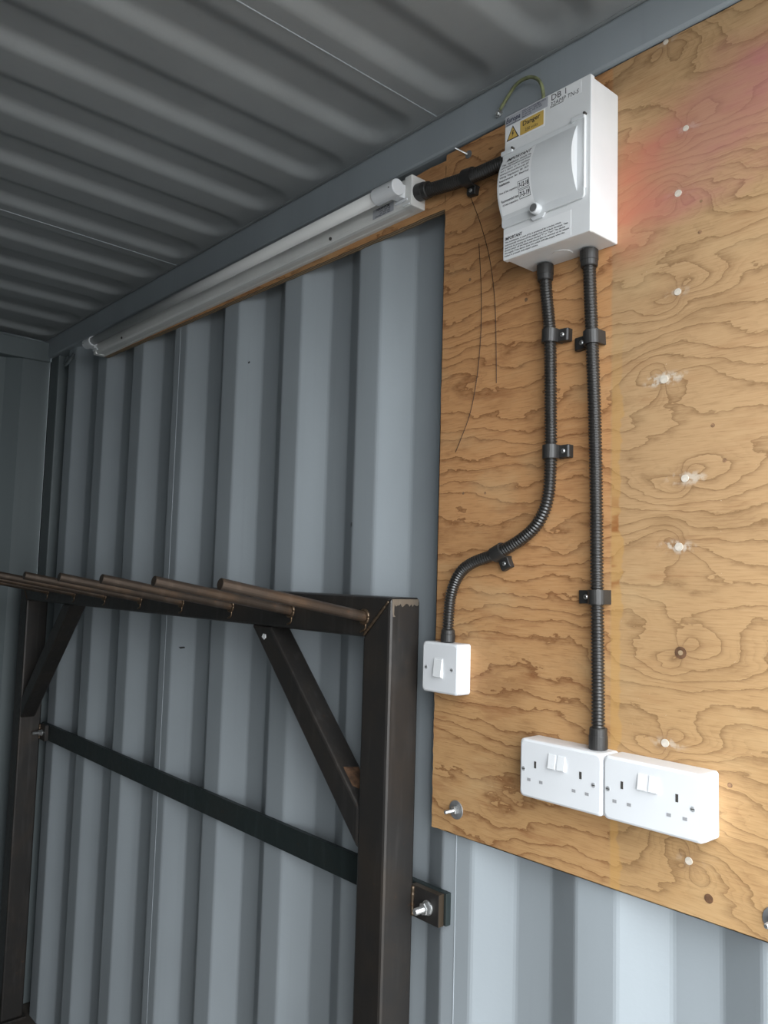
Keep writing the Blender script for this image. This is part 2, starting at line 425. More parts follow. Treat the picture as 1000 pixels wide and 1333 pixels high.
for (mx, mz, w, h) in [(-1.2245, 0.122, 0.018, 0.0065), (-0.4965, 0.432, 0.006, 0.012), (-0.945, 0.86, .004, .006)]:
    pl_ = [(mx - w / 2, mz + h * .15), (mx - w * .2, mz - h / 2), (mx + w / 2, mz - h * .1), (mx + w * .4, mz + h / 2)]
    obj('paint_chip', sweep([[Vector((x, wall_y(x) + d, z)) for x, z in pl_] for d in (-0.0012, 0.0008)]), 'chip', wall_r)
wall_l = empty('wall_left', (-0.4, Y_FAR, Z_FLOOR), 'unseen corrugated steel wall opposite the plywood board, darkened to cut bounced light', None, None, 'structure')
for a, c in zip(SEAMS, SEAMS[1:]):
    obj('panel', corrugated(a, c, Y_FAR, -1, Z_FLOOR, 1.16), 'end', wall_l)  # opposite wall takes the dark end paint to cut bounced light

# top side rails
for nm, ya, yb in (('trim_1', -0.004, 0.06), ('trim_2', Y_FAR + 0.004, Y_FAR - 0.06)):
    tag(obj(nm, box(X_END - 0.05, X_OPEN, ya, yb, 1.124, 1.199, 0.006), 'wall', None, False, ((X_END + X_OPEN) / 2, (ya + yb) / 2, 1.16)),
        'grey steel top side rail under the roof', None, None, 'structure')
# unseen door leaf, added to narrow the incoming daylight
tag(obj('daylight_block_leaf', box(X_OPEN - 0.02, X_OPEN + 0.03, Y_FAR - 0.004, Y_BLOCK_LEAF, Z_FLOOR, HEAD + 0.02, 0.004), 'wall', None, False, (X_OPEN, (Y_FAR + Y_BLOCK_LEAF) / 2, Z_FLOOR)),
    'added grey steel door leaf narrowing the daylight', None, None, 'structure')
# corner posts of the open end
for nm, ya, yb in (('trim_6', 0.004, 0.07), ('trim_7', Y_FAR - 0.004, Y_FAR - 0.07)):
    tag(obj(nm, box(X_OPEN - 0.03, X_OPEN + 0.05, ya, yb, Z_FLOOR, 1.199, 0.006), 'wall', None, False, (X_OPEN, ya, Z_FLOOR)),
        'grey steel corner post at the open container end', None, None, 'structure')
# header over the open end
tag(obj('trim_3', box(X_OPEN - 0.06, X_OPEN + 0.04, Y_FAR, Y0, HEAD, 1.199, 0.006), 'wall', None, False, (X_OPEN, Y_FAR / 2, 1.1)),
    'grey steel header over the open container end', None, None, 'structure')

# roof: pressed sheets with round-ended pockets running across
RP = 0.209
def roof_sheet(xa, xb):
    xs = []; x = xa
    while x < xb - 1e-6: xs.append(x); x += 0.0065
    xs.append(xb)
    ys = []
    d = 0.0
    while d < 0.24: ys.append(d); d += 0.010
    mid = [0.24 + (abs(Y_FAR) - 0.48) * k / 8 for k in range(0, 9)]
    ys = ys + mid[:-1] + [abs(Y_FAR) - q for q in reversed(ys)]
    ys = sorted(set(round(q, 5) for q in ys))
    b = bmesh.new(); grid = []
    ya, yb = 0.030, abs(Y_FAR) - 0.030
    for x in xs:
        row = []
        u = ((x + 0.613 + 5 * RP) % RP)      # pocket from u=0 to 0.092
        dx = abs(u - 0.048) - 0.048
        if u > 0.15: dx = abs(u - RP - 0.048) - 0.048
        edge = min(x - xa, xb - x)
        for q in ys:
            dy = max(ya - q, q - yb)
            r = 0.035
            ax, ay = max(dx + r, 0), max(dy + r, 0)
            sd = math.hypot(ax, ay) - r + min(max(dx + r, dy + r), 0)
            wd = 0.036 if (u < 0.048 or u > 0.15) else 0.056
            t = min(1, max(0, 0.5 - sd / wd)); t = t * t * (3 - 2 * t)
            camber = 0.012 * math.sin(math.pi * q / abs(Y_FAR))
            row.append(b.verts.new((x, -q, 1.2 + 0.018 * t + camber * min(1, q / .1))))
        grid.append(row)
    for i in range(len(xs) - 1):
        for j in range(len(ys) - 1):
            b.faces.new((grid[i][j], grid[i + 1][j], grid[i + 1][j + 1], grid[i][j + 1]))
    for f_ in b.faces:
        f_.normal_update()
        if f_.normal.z > 0: f_.normal_flip()
    return b
ceil = empty('ceiling', (-0.4, Y_FAR / 2, Z_CEIL), 'grey pressed steel container roof with cross ribs', None, None, 'structure')
RS = [X_END - 0.05, -1.293, -0.248, X_OPEN]
for a, c in zip(RS, RS[1:]):
    o = obj('roof_sheet', roof_sheet(a, c), 'ceil', ceil, True)
for s in RS[1:-1]:
    pts = [Vector((s, -abs(Y_FAR) * k / 14, 1.1995 + 0.012 * math.sin(math.pi * k / 14))) for k in range(15)]
    obj('weld_seam', tube_along(pts, 0.0012, 6), 'bead', ceil)
tag(obj('roof_light_block', box(X_END - 0.10, X_OPEN + 0.04, Y_FAR - 0.10, 0.10, 1.236, 1.262), 'ceil', ceil), None)  # added slab above the roof sheets, keeps stray light out

# far end
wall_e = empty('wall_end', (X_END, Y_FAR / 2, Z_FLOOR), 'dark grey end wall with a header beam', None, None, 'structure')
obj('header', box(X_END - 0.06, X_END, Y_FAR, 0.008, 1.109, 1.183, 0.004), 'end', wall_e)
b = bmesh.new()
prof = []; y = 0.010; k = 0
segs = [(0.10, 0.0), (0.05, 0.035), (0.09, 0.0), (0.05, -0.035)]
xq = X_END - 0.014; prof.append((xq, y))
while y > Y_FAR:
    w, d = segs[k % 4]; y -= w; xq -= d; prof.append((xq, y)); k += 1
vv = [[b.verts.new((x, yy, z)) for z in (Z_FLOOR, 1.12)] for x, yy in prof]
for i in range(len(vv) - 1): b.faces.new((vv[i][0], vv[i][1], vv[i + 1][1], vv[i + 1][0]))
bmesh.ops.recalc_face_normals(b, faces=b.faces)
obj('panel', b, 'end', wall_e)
obj('end_light_block', box(X_END - 0.12, X_END - 0.06, Y_FAR - 0.1, 0.1, Z_FLOOR - .03, 1.26), 'end', wall_e)  # added slab behind the end wall, seals light leaks
obj('door_gap', box(X_END - 0.010, X_END - 0.0005, 0.0095, 0.0165, Z_FLOOR, 1.112), 'seal', wall_e)
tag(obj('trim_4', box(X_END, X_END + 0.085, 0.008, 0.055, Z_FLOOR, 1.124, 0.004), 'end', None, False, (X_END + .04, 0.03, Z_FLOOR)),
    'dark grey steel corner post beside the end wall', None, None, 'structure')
tag(obj('trim_5', box(X_END - 0.05, X_OPEN, -0.008, 0.05, 1.1985, 1.2035), 'ceil', None, False, (-0.4, 0, 1.2)),
    'flat roof flange above the side rail', None, None, 'structure')
floor = tag(obj('floor', box(X_END - 0.06, X_OPEN, Y_FAR - 0.06, 0.06, Z_FLOOR - 0.03, Z_FLOOR), 'floor', None, False, (-0.4, Y_FAR / 2, Z_FLOOR)),
            'brown boarded container floor', None, None, 'structure')
tag(obj('ground', box(-14, 16, -15, 15, Z_FLOOR - 0.25, Z_FLOOR - 0.2), 'ground', None, False, (0, 0, Z_FLOOR - 0.2)),
    'grey yard ground outside the container', None, None, 'structure')

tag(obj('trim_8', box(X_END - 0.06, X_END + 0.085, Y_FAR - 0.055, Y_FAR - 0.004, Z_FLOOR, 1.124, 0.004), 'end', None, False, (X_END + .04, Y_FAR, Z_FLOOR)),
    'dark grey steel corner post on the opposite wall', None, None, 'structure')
# lashing ring on the wall near the end
ring = empty('lashing_ring', (-2.125, Y0, 1.05), 'small steel lashing ring on the wall by the dark corner', 'ring')
b = bmesh.new(); pts = []
for k in range(17):
    a = math.pi * (k / 16) * 1.35 - 0.55
    pts.append(Vector((-2.125 + 0.024 * math.cos(a), Y0 - 0.010 - 0.012 * math.sin(a), 1.075 - 0.026 * math.sin(a) + .012)))
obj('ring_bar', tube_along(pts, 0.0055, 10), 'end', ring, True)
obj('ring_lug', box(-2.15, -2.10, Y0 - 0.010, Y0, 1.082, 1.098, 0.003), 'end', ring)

# ================================================================== PLYWOOD
PX0, PX1, PZ0, PZ1 = -0.227, 0.70, -0.107, 1.124
def rough_edge(a, c, n, amp):
    out = []
    for k in range(n):
        t = k / n; out.append((a[0] + (c[0] - a[0]) * t + random.uniform(-amp, amp), a[1] + (c[1] - a[1]) * t + random.uniform(-amp, amp)))
    return out
def board(poly, y0, y1):
    b = bmesh.new()
    f = [b.verts.new((x, y0, z)) for x, z in poly]; r = [b.verts.new((x, y1, z)) for x, z in poly]
    ff = b.faces.new(f); rf = b.faces.new(list(reversed(r)))
    n = len(poly)
    for i in range(n):
        q = b.faces.new((f[i], r[i], r[(i + 1) % n], f[(i + 1) % n])); q.material_index = 1
    bmesh.ops.triangulate(b, faces=[ff, rf])
    bmesh.ops.recalc_face_normals(b, faces=b.faces)
    return b
poly = rough_edge((PX0, PZ0), (PX1, PZ0), 160, 0.0009) + rough_edge((PX1, PZ0), (PX1, PZ1), 30, 0.0005) + \
       rough_edge((PX1, PZ1), (PX0, PZ1 - 0.006), 60, 0.0006) + rough_edge((PX0, PZ1 - 0.006), (PX0, PZ0), 150, 0.0009)
ply = tag(obj('plywood_board', board(poly, 0.0, 0.0148), ['ply', 'ply_edge'], None, False, (0, 0, 0)),
          'large knotty plywood board fixed to the corrugated wall', 'board')
pl = obj('knot_plug', cyl((0, 0.001, 0), (0, -0.0010, 0), 0.0052, 14), 'plug', ply, False, (0, 0, 0))
for i, (x, z) in enumerate(PLUGS):
    if i == 0: pl.location = (x, 0, z); q = pl
    else: q = dup(pl, (x, 0, z), ply)
    s = (0.75, 0.8, 0.95, 0.95, 1.15, 1.0, 1.1, 1.05, 0.95)[i]; q.scale = (s * 1.05, 1, s)
for i, (x, z) in enumerate(DARK_KNOTS):
    o = obj('knot', cyl((x, 0.001, z), (x, -0.0006, z), 0.0085 if i == 0 else 0.006, 14), 'knot', ply)
    if i == 0: obj('knot_core', cyl((x, 0, z), (x, -0.0011, z), 0.0035, 10), 'ply_edge', o)
for x, z, r in ((0.288, 0.540, 0.0030), (0.271, 0.814, 0.0030), (0.304, 0.491, 0.0030), (0.308, 0.071, 0.0034), (0.273, 0.858, 0.0022), (-0.116, 0.473, 0.0024), (-0.167, 0.476, 0.0024), (-0.161, 0.860, 0.0030), (-0.033, 0.792, 0.0034)):
    obj('pin_knot', cyl((x, 0.001, z), (x, -0.0004, z), r, 10), 'pin_knot', ply)
# strip of plywood behind the light
poly = rough_edge((-1.80, 1.0290), (PX0 - 0.001, 1.0135), 120, 0.0008) + rough_edge((PX0 - 0.001, 1.013), (PX0 - 0.001, 1.108), 8, 0.0006) + \
       rough_edge((PX0 - 0.001, 1.108), (-1.80, 1.10), 80, 0.001) + rough_edge((-1.80, 1.10), (-1.80, 1.0290), 8, 0.0006)
tag(obj('plywood_strip', board(poly, 0.0, 0.0148), ['ply', 'ply_edge'], None, False, (0, 0, 0)),
    'narrow plywood strip behind the fluorescent light', 'board')

# fixing bolts through the plywood
def hexnut(c, r, h, bm=None):
    c = Vector(c)
    rings = [[c + Vector((rr * math.cos(math.pi / 3 * i + .3), -s, rr * math.sin(math.pi / 3 * i + .3))) for i in range(6)] for s, rr in ((0, r), (h * .85, r), (h, r * .9))]
    return merge(bm, sweep(rings))
def fixing_bolt(x, z, y, label, wr=0.0155, nr=0.0068, nh=0.007, sr=0.0032, sl=0.024, group=None, wm='dull_zinc'):
    t = empty('fixing_bolt', (x, y, z), label, 'bolt', group)
    obj('washer', cyl((x, y, z), (x, y - 0.002, z), wr, 28, bev=0.0004), wm, t)
    obj('nut', hexnut((x, y - 0.002, z), nr, nh), 'zinc', t)
    prof = []; s = 0.0; 
    while s < sl: prof += [(s, sr), (s + 0.0007, sr * 0.86)]; s += 0.0014
    prof += [(sl, sr), (sl + 0.001, sr * .75)]
    obj('stud', lathe((x, y - nh * .5, z), (0, -1, 0), prof, 12), 'zinc', t)
    return t
fixing_bolt(-0.168, -0.066, 0.0, 'zinc bolt and washer at the board corner below the light switch')
fixing_bolt(0.364, -0.078, 0.0, 'zinc bolt and washer at the board bottom edge beyond the sockets', 0.016)
sc = empty('wood_screw', (-0.176, 0, 1.103), 'thin bright screw sticking out of the board above the black conduit', 'screw')
obj('shank', cyl((-0.172, 0.002, 1.098), (-0.186, -0.020, 1.108), 0.0017, 10), 'zinc', sc)
obj('washer', cyl((-0.170, 0.0, 1.097), (-0.170, -0.0012, 1.097), 0.0075, 18), 'dull_zinc', sc)

# two fine threads stuck to the board
for label, P in (('long thin dark hair hanging down the board left of the enclosure', [(-.165, 1.02), (-.135, .95), (-.113, .88), (-.100, .80), (-.095, .70), (-.094, .655)]),
                 ('thin dark hair curving to the left on the board', [(-.140, .92), (-.133, .84), (-.131, .77), (-.137, .69), (-.152, .62), (-.176, .57), (-.19, .545)])):
    pts = catmull([(x, -0.0012, z) for x, z in P], 0.01)
    tag(obj('hair', tube_along(pts, 0.00055, 6), 'thread', None, True, (P[-1][0], -0.001, P[-1][1])), label, 'hair')

# ================================================================== DISTRIBUTION BOARD (consumer unit)
BX0, BX1, BZ0, BZ1, BD = -0.021, 0.143, 0.833, 1.073, 0.075
cu = empty('distribution_box', ((BX0 + BX1) / 2, 0, BZ0), 'white metal electrical distribution box with warning labels', 'fuse box')
obj('body', box(BX0 + .002, BX1 - .002, -BD + 0.006, 0, BZ0 + .002, BZ1 - .002, 0.002), 'enclosure', cu)
obj('front_cover', prism(rrect(BX0, BX1, BZ0, BZ1, 0.003), -BD, -BD + 0.0095, None, 0.0012), 'enclosure', cu)
YF = -BD
# hinged cover, barrel shaped
DX0, DX1, DZ0, DZ1 = -0.0215, 0.1345, 0.885, 1.008
BAX0, BAX1, BAZ0, BAZ1, BAH = -0.0195, 0.122, 0.898, 1.000, 0.0145
def barrel(x, z):
    t = (z - (BAZ0 + BAZ1) / 2) / ((BAZ1 - BAZ0) / 2)
    return YF - 0.004 - (BAH * (1 - t * t) if abs(t) < 1 else 0)
door = obj('cover_door', prism(rrect(DX0, DX1, DZ0, DZ1, 0.005), YF - 0.004, YF - 0.0003, None, 0.001), 'door', cu)
rings = []
for x in (BAX0, BAX1):
    rings.append([Vector((x, barrel(x, BAZ0 + (BAZ1 - BAZ0) * k / 24), BAZ0 + (BAZ1 - BAZ0) * k / 24)) for k in range(25)] + [Vector((x, YF - 0.003, BAZ1)), Vector((x, YF - 0.003, BAZ0))])
b = sweep(rings)
bb = obj('door_bulge', b, 'door', door)
latch = obj('door_latch', cyl((0.050, YF - 0.003, 0.8935), (0.050, YF - 0.0145, 0.8935), 0.0085, 24, bev=0.001), 'door', door)
obj('latch_hole', cyl((0.050, YF - 0.0142, 0.8935), (0.050, YF - 0.0148, 0.8935), 0.0064, 20), 'latch', door)
obj('latch_tab', prism([(0.034, DZ0 + .002), (0.041, DZ0 - 0.006), (0.059, DZ0 - 0.006), (0.066, DZ0 + .002)], YF - 0.004, YF - 0.0005, None, .0006), 'door', door)
for hx in (-0.012, 0.124):
    h = obj('hinge', box(hx - 0.012, hx + 0.011, YF - 0.006, YF, 1.006, 1.013, 0.001), 'door', cu)
    obj('hinge_pin', cyl((hx + 0.011, YF - 0.0065, 1.0125), (hx + 0.011, YF - 0.001, 1.0125), 0.0019, 10), 'slot_dark', h)
obj('cover_rib', box(0.1335, 0.1352, YF - 0.0048, YF, 0.900, 1.012, 0.0005), 'enclosure', cu)
obj('knockout', cyl((0.062, -0.030, BZ0 + .0025), (0.062, -0.030, BZ0 + .0013), 0.0155, 28), 'enclosure', cu)
# printed labels
E_ = 0.0004
lb = obj('brand_label', box(BX0 + .001, 0.0645, YF - E_, YF, 1.0555, 1.0715), 'grey_label', cu)
obj('lettering', text_bm('Europa', BX0 + .003, 1.0575, YF - 2 * E_, 0.011, 0.029, 0.25, bold=.02), 'navy', lb)
obj('lettering', box(BX0 + .004, 0.011, YF - 2 * E_, YF - E_, 1.0565, 1.0571), 'navy', lb)
obj('lettering', text_bm('INSULATED CONSUMER UNITS\nBS EN 61439-3  230V 50Hz\nRATED 100A  IP20  IEC 439\nMADE IN CE', 0.015, 1.0572, YF - 2 * E_, 0.0125, 0.046, bold=.012), 'navy', lb)
lb = obj('handwritten_label', box(0.066, 0.126, YF - E_, YF, 1.0500, 1.0715), 'paper', cu)
obj('lettering', text_bm('DB 1', 0.072, 1.0605, YF - 2 * E_, 0.0092, 0.027), 'ink', lb)
obj('lettering', text_bm('32AMP TN-S', 0.070, 1.0515, YF - 2 * E_, 0.0066, 0.052, 0.15), 'ink', lb)
obj('lettering', box(0.069, 0.094, YF - 2 * E_, YF - E_, 1.0500, 1.0507), 'ink', lb)
lb = obj('danger_label', box(-0.0185, 0.0585, YF - E_, YF, 1.0265, 1.0545), 'paper', cu)
obj('yellow_field', prism(rrect(0.011, 0.0570, 1.0295, 1.0530, 0.0015), YF - 1.6 * E_, YF - E_), 'yellow', lb)
obj('lettering', text_bm('Danger', 0.0165, 1.0405, YF - 2.2 * E_, 0.0100, 0.034, bold=.015), 'ink', lb)
obj('lettering', text_bm('230 volts', 0.021, 1.0325, YF - 2.2 * E_, 0.0052, 0.025), 'ink', lb)
obj('warning_triangle', prism([(-0.0165, 1.0300), (0.0085, 1.0300), (-0.004, 1.0530)], YF - 1.6 * E_, YF - E_), 'ink', lb)
obj('yellow_field', prism([(-0.0140, 1.0315), (0.0060, 1.0315), (-0.004, 1.0498)], YF - 2.0 * E_, YF - E_), 'yellow', lb)
obj('lightning_bolt', prism([(-0.0035, 1.0445), (-0.0060, 1.0385), (-0.0038, 1.0388), (-0.0050, 1.0335), (-0.0015, 1.0402), (-0.0035, 1.0399), (-0.0020, 1.0445)], YF - 2.5 * E_, YF - 2.0 * E_), 'ink', lb)
# inspection label wrapped over the barrel
def curved_strip(x0, x1, z0, z1, off, n=20):
    b = bmesh.new(); prev = None
    for k in range(n + 1):
        z = z0 + (z1 - z0) * k / n
        c = (b.verts.new((x0, barrel(x0, z) - off, z)), b.verts.new((x1, barrel(x1, z) - off, z)))
        if prev: b.faces.new((prev[0], prev[1], c[1], c[0]))
        prev = c
    b.normal_update()
    bmesh.ops.recalc_face_normals(b, faces=b.faces)
    for f_ in b.faces:
        if f_.normal.y > 0: f_.normal_flip()
    return b
lb = obj('inspection_label', curved_strip(-0.0165, 0.0475, 0.9035, 0.9985, 0.0004), 'paper', bb, True)
yb_ = lambda x, z: barrel(x, z) - 0.0009
obj('lettering', text_bm('IMPORTANT', -0.0075, 0.9885, 0, 0.0065, 0.049, 0.2, yfun=yb_, bold=.02), 'ink', lb)
LINES = ['This  installation  should  be', 'periodically inspected and tested', 'and  a  report  on  its  condition', 'obtained, as prescribed in the IET',
         'Wiring  Regulations  BS  7671', 'Requirements  for  Electrical', 'Installations.']
for i, L in enumerate(LINES):
    obj('lettering', text_bm(L, -0.0145, 0.9815 - i * 0.0058, 0, 0.0040, 0.058 if i < 6 else 0.022, yfun=yb_, bold=.02), 'ink', lb)
obj('lettering', text_bm('Date of last inspection', -0.0145, 0.9330, 0, 0.0038, 0.036, yfun=yb_, bold=.015), 'ink', lb)
obj('lettering', text_bm('Recommended date', -0.0125, 0.9205, 0, 0.0038, 0.034, yfun=yb_, bold=.015), 'ink', lb)
obj('lettering', text_bm('of next inspection', -0.0115, 0.9145, 0, 0.0038, 0.031, yfun=yb_, bold=.015), 'ink', lb)
for z0, dt in ((0.9300, '7-12-18'), (0.9160, '7-3-19')):
    x0, x1, z1 = 0.0225, 0.0445, z0 + 0.0125
    for r in ((x0, x1, z0, z0 + .0007), (x0, x1, z1 - .0007, z1), (x0, x0 + .0007, z0, z1), (x1 - .0007, x1, z0, z1)):
        obj('date_box', curved_strip(r[0], r[1], r[2], r[3], 0.0009, 3), 'ink', lb)
    obj('lettering', text_bm(dt, x0 + 0.002, z0 + 0.0025, 0, 0.0075, 0.0185, 0.1, yfun=yb_, bold=.03), 'ink', lb)
lb = obj('test_label', box(-0.0190, 0.1095, YF - E_, YF, BZ0 + .0025, 0.8750), 'paper', cu)
obj('lettering', text_bm('IMPORTANT', -0.016, 0.8645, YF - 2 * E_, 0.0055, 0.034, bold=.03), 'ink', lb)
for i, L in enumerate(['This installation, or part of it, is protected by a device which', 'automatically switches off the supply if an earth fault develops. Test',
                       'quarterly by pressing the button marked "T" or "Test". The device', 'should switch off the supply and should then be switched on to restore',
                       'the supply. If the device does not switch OFF the supply when the', 'button is pressed, seek expert advice.']):
    obj('lettering', text_bm(L, -0.0165, 0.8592 - i * 0.0044, YF - 2 * E_, 0.0034, (0.108, 0.121, 0.116, 0.123, 0.115, 0.066)[i], bold=.025), 'ink', lb)

# earth wire from the roof rail into the top of the box
ew = empty('earth_wire', (-0.094, -0.004, 1.141), 'green and yellow earth wire looping from the rail into the box', 'wire')
pts = catmull([(-.088, -.010, 1.143), (-.072, -.013, 1.154), (-.045, -.017, 1.168), (-.012, -.020, 1.163), (.012, -.023, 1.135), (.022, -.027, 1.071)], 0.004)
obj('cable', tube_along(pts, 0.0030, 10), 'earth', ew, True)
obj('ring_lug', prism(rrect(-0.102, -0.086, 1.134, 1.147, 0.006), -0.0065, -0.0045), 'zinc', ew)
obj('crimp', cyl((-.091, -.0085, 1.142), (-.078, -.011, 1.151), 0.0036, 12), 'zinc', ew)
obj('lug_screw', cyl((-.0955, -.0060, 1.1400), (-.0955, -.0105, 1.1400), 0.0042, 12, bev=.001), 'zinc', ew)

# ================================================================== CONDUITS
def conduit(label, path, r, glands, pitch=0.0050):
    p0 = path[-1]
    t = empty('flexible_conduit', p0, label, 'conduit', 'black corrugated conduits on the plywood')
    pts = catmull(path, pitch / 4)
    pat = [r, r, r * 0.80, r * 0.80]
    obj('hose', tube_along(pts, [pat[i % 4] for i in range(len(pts))], 14), 'conduit', t, True)
    for a, d, L, gr in glands:
        g_ = obj('gland', lathe(a, d, [(0, gr * .86), (0.0015, gr), (L * .62, gr), (L * .66, gr * .95), (L - .0015, gr * .93), (L, gr * .85)], 24), 'gland', t)
    return t
YC = -0.0165
conduit('black corrugated conduit curving down from the box to the light switch',
        [(.018, YC, .833), (.0205, YC, .79), (.029, YC, .715), (.0315, YC, .62), (.0330, YC, .525), (.0300, YC, .463), (.0165, YC, .426), (-.012, YC, .398), (-.068, YC, .371), (-.128, YC, .353), (-.158, YC, .333), (-.1755, YC, .298), (-.181, YC, .25), (-.181, YC, .215)],
        0.0100, [((.018, YC, .833), (.02, 0, -1), 0.027, 0.0135), ((-.181, YC, .216), (0, 0, 1), 0.022, 0.0125)])
conduit('straight black corrugated conduit running from the box to the sockets',
        [(.101, YC, .833), (.1035, YC, .765), (.1075, YC, .69), (.1150, YC, .52), (.1190, YC, .307), (.1215, YC, .18), (.1225, YC, .087)],
        0.0100, [((.101, YC, .833), (.02, 0, -1), 0.027, 0.0140), ((.1225, YC, .086), (0, 0, 1), 0.031, 0.0135)])
YH = -0.019
conduit('short black conduit joining the fluorescent light to the box',
        [(-.281, YH, 1.057), (-.23, YH, 1.049), (-.155, YH, 1.040), (-.08, YH, 1.037), (-.0195, YH, 1.036)],
        0.0125, [((-.281, YH, 1.057), (1, 0, -.12), 0.030, 0.0165)])

def clip(cx, cz, yc, ang, side, r, label, blk=0.014, tabw=0.024):
    """saddle round a conduit whose axis makes ang with +z (toward +x); the screw tab on side (+1/-1)"""
    a = math.radians(ang); ax = Vector((math.sin(a), 0, math.cos(a))); sd = Vector((math.cos(a), 0, -math.sin(a))) * side
    t = empty('conduit_clip', (cx, 0, cz), label, 'clip', 'black saddle clips holding the conduits')
    c = Vector((cx, yc, cz)); hw = 0.0105
    prof = []
    ro, ri = r + 0.0032, r + 0.0003
    n = 12
    for k in range(n + 1):
        q = math.pi * k / n; prof.append(sd * math.cos(q) * ro + Vector((0, -math.sin(q) * ro, 0)))
    prof += [sd * -ro + Vector((0, -yc, 0)), sd * -ri + Vector((0, -yc, 0))]
    for k in range(n, -1, -1):
        q = math.pi * k / n; prof.append(sd * math.cos(q) * ri + Vector((0, -math.sin(q) * ri, 0)))
    prof += [sd * ri + Vector((0, -yc, 0)), sd * ro + Vector((0, -yc, 0))]
    obj('strap', sweep([[c + ax * s + p for p in prof] for s in (-hw, hw)]), 'gland', t)
    # tab block
    b = bmesh.new(); base = Vector((cx, 0, cz))
    pr = [sd * ro * .9, sd * (ro + tabw), sd * (ro + tabw) + Vector((0, -blk * .8, 0)), sd * (ro + tabw - 0.003) + Vector((0, -blk, 0)), sd * ro * .9 + Vector((0, -blk, 0))]
    bb_ = sweep([[base + ax * s + p for p in pr] for s in (-hw * .95, hw * .95)])
    bmesh.ops.bevel(bb_, geom=list(bb_.edges), offset=0.0008, segments=1, affect='EDGES')
    obj('tab', bb_, 'gland', t)
    sp = base + sd * (ro + tabw * 0.42)
    s_ = obj('screw', lathe(sp + Vector((0, -blk + .0005, 0)), (0, -1, 0), [(0, .0038), (.0012, .0038), (.0022, .0024)], 16), 'zinc', t)
    obj('screw_cross', box(sp.x - .0022, sp.x + .0022, -blk - .0022, -blk - .0008, sp.z - .0005, sp.z + .0005), 'slot_dark', s_)
clip(.0292, .713, YC, 2, 1, .0100, 'black saddle clip on the curving conduit, the one nearest the box', .013, .018)
clip(.0330, .527, YC, 0, 1, .0100, 'black saddle clip on the curving conduit just above its bend', .013, .018)
clip(-.070, .3705, YC, 66, 1, .0100, 'black tilted saddle clip on the bend of the conduit above the switch', .012, .016)
clip(.1076, .694, YC, -3, -1, .0100, 'black saddle clip on the straight conduit below the box', .011, .024)
clip(.1190, .304, YC, -1, -1, .0100, 'black saddle clip on the straight conduit above the sockets', .011, .024)
clip(-.150, 1.040, YH, 97, 1, .0125, 'black saddle clip under the short conduit beside the light', .012, .013)

# ================================================================== SWITCH AND SOCKETS
def plate(x0, x1, z0, z1, ybase, yfront, name, parent):
    # back box and slightly domed faceplate
    obj('back_box', prism(rrect(x0, x1, z0, z1, 0.005), yfront + 0.009, ybase, None, 0.001), 'white', parent)
    n = rrect(x0, x1, z0, z1, 0.0065, 6); cx, cz = (x0 + x1) / 2, (z0 + z1) / 2
    def ins(d): return [(x + (d if x < cx else -d), z + (d if z < cz else -d)) for x, z in n]
    rings = [[Vector((x, yfront + 0.009, z)) for x, z in n], [Vector((x, yfront + 0.0035, z)) for x, z in n],
             [Vector((x, yfront + 0.0013, z)) for x, z in ins(0.0012)], [Vector((x, yfront, z)) for x, z in ins(0.0036)]]
    return obj(name, sweep(rings), 'white', parent)
def plate_screw(x, z, y, parent):
    o = obj('screw', lathe((x, y, z), (0, -1, 0), [(-.001, .0034), (.0006, .0034), (.0010, .0024)], 16), 'plate_screw', parent)
    obj('screw_slot', box(x - .0025, x + .0025, y - .0014, y - .0009, z - .0005, z + .0005), 'slot_dark', o)
    return o
SWX0, SWX1, SWZ0, SWZ1, SWY = -0.228, -0.142, 0.1295, 0.2155, -0.032
sw = empty('light_switch', (-0.185, 0, SWZ0), 'square white single light switch beside the dark rack post', 'light switch')
plate(SWX0, SWX1, SWZ0, SWZ1, 0.0, SWY, 'faceplate', sw)
obj('rocker_surround', box(-.1975, -.1765, SWY - .0004, SWY + .001, .154, .189, 0.0003), 'white2', sw)
b = sweep([[Vector((-.196, SWY, .156)), Vector((-.196, SWY - .0052, .1575)), Vector((-.196, SWY - .0018, .187)), Vector((-.196, SWY, .187))],
           [Vector((-.178, SWY, .156)), Vector((-.178, SWY - .0052, .1575)), Vector((-.178, SWY - .0018, .187)), Vector((-.178, SWY, .187))]])
obj('rocker', b, 'white2', sw)
for x in (-.2165, -.1555): plate_screw(x, .1715, SWY, sw)
def socket(x0, label):
    YS = -0.042
    t = empty('double_socket', (x0 + 0.073, 0, 0), label, 'socket', 'double sockets side by side')
    plate(x0, x0 + 0.146, 0.0, 0.086, 0.0, YS, 'faceplate', t)
    for sx in (0.0553, 0.0718):
        b = sweep([[Vector((x0 + xx, YS + .001, .0495)), Vector((x0 + xx, YS - .0045, .0510)), Vector((x0 + xx, YS - .0012, .0712)), Vector((x0 + xx, YS + .001, .0712))] for xx in (sx, sx + .0122)])
        obj('rocker', b, 'white2', t)
    for gx in (0.0300, 0.1105):
        o = obj('earth_slot', box(x0 + gx - .0019, x0 + gx + .0019, YS - .00035, YS + .002, .0455, .0555), 'slot_dark', t)
        for lx in (-.0113, .0110):
            obj('pin_slot', box(x0 + gx + lx - .0031, x0 + gx + lx + .0031, YS - .00035, YS + .002, .0247, .0290), 'slot', t)
    for xx in (0.0085, 0.1325): plate_screw(x0 + xx, .0415, YS, t)
    return t
socket(0.0, 'white double socket with the black conduit entering its top')
socket(0.1475, 'white double socket beside the other, with no conduit entering it')

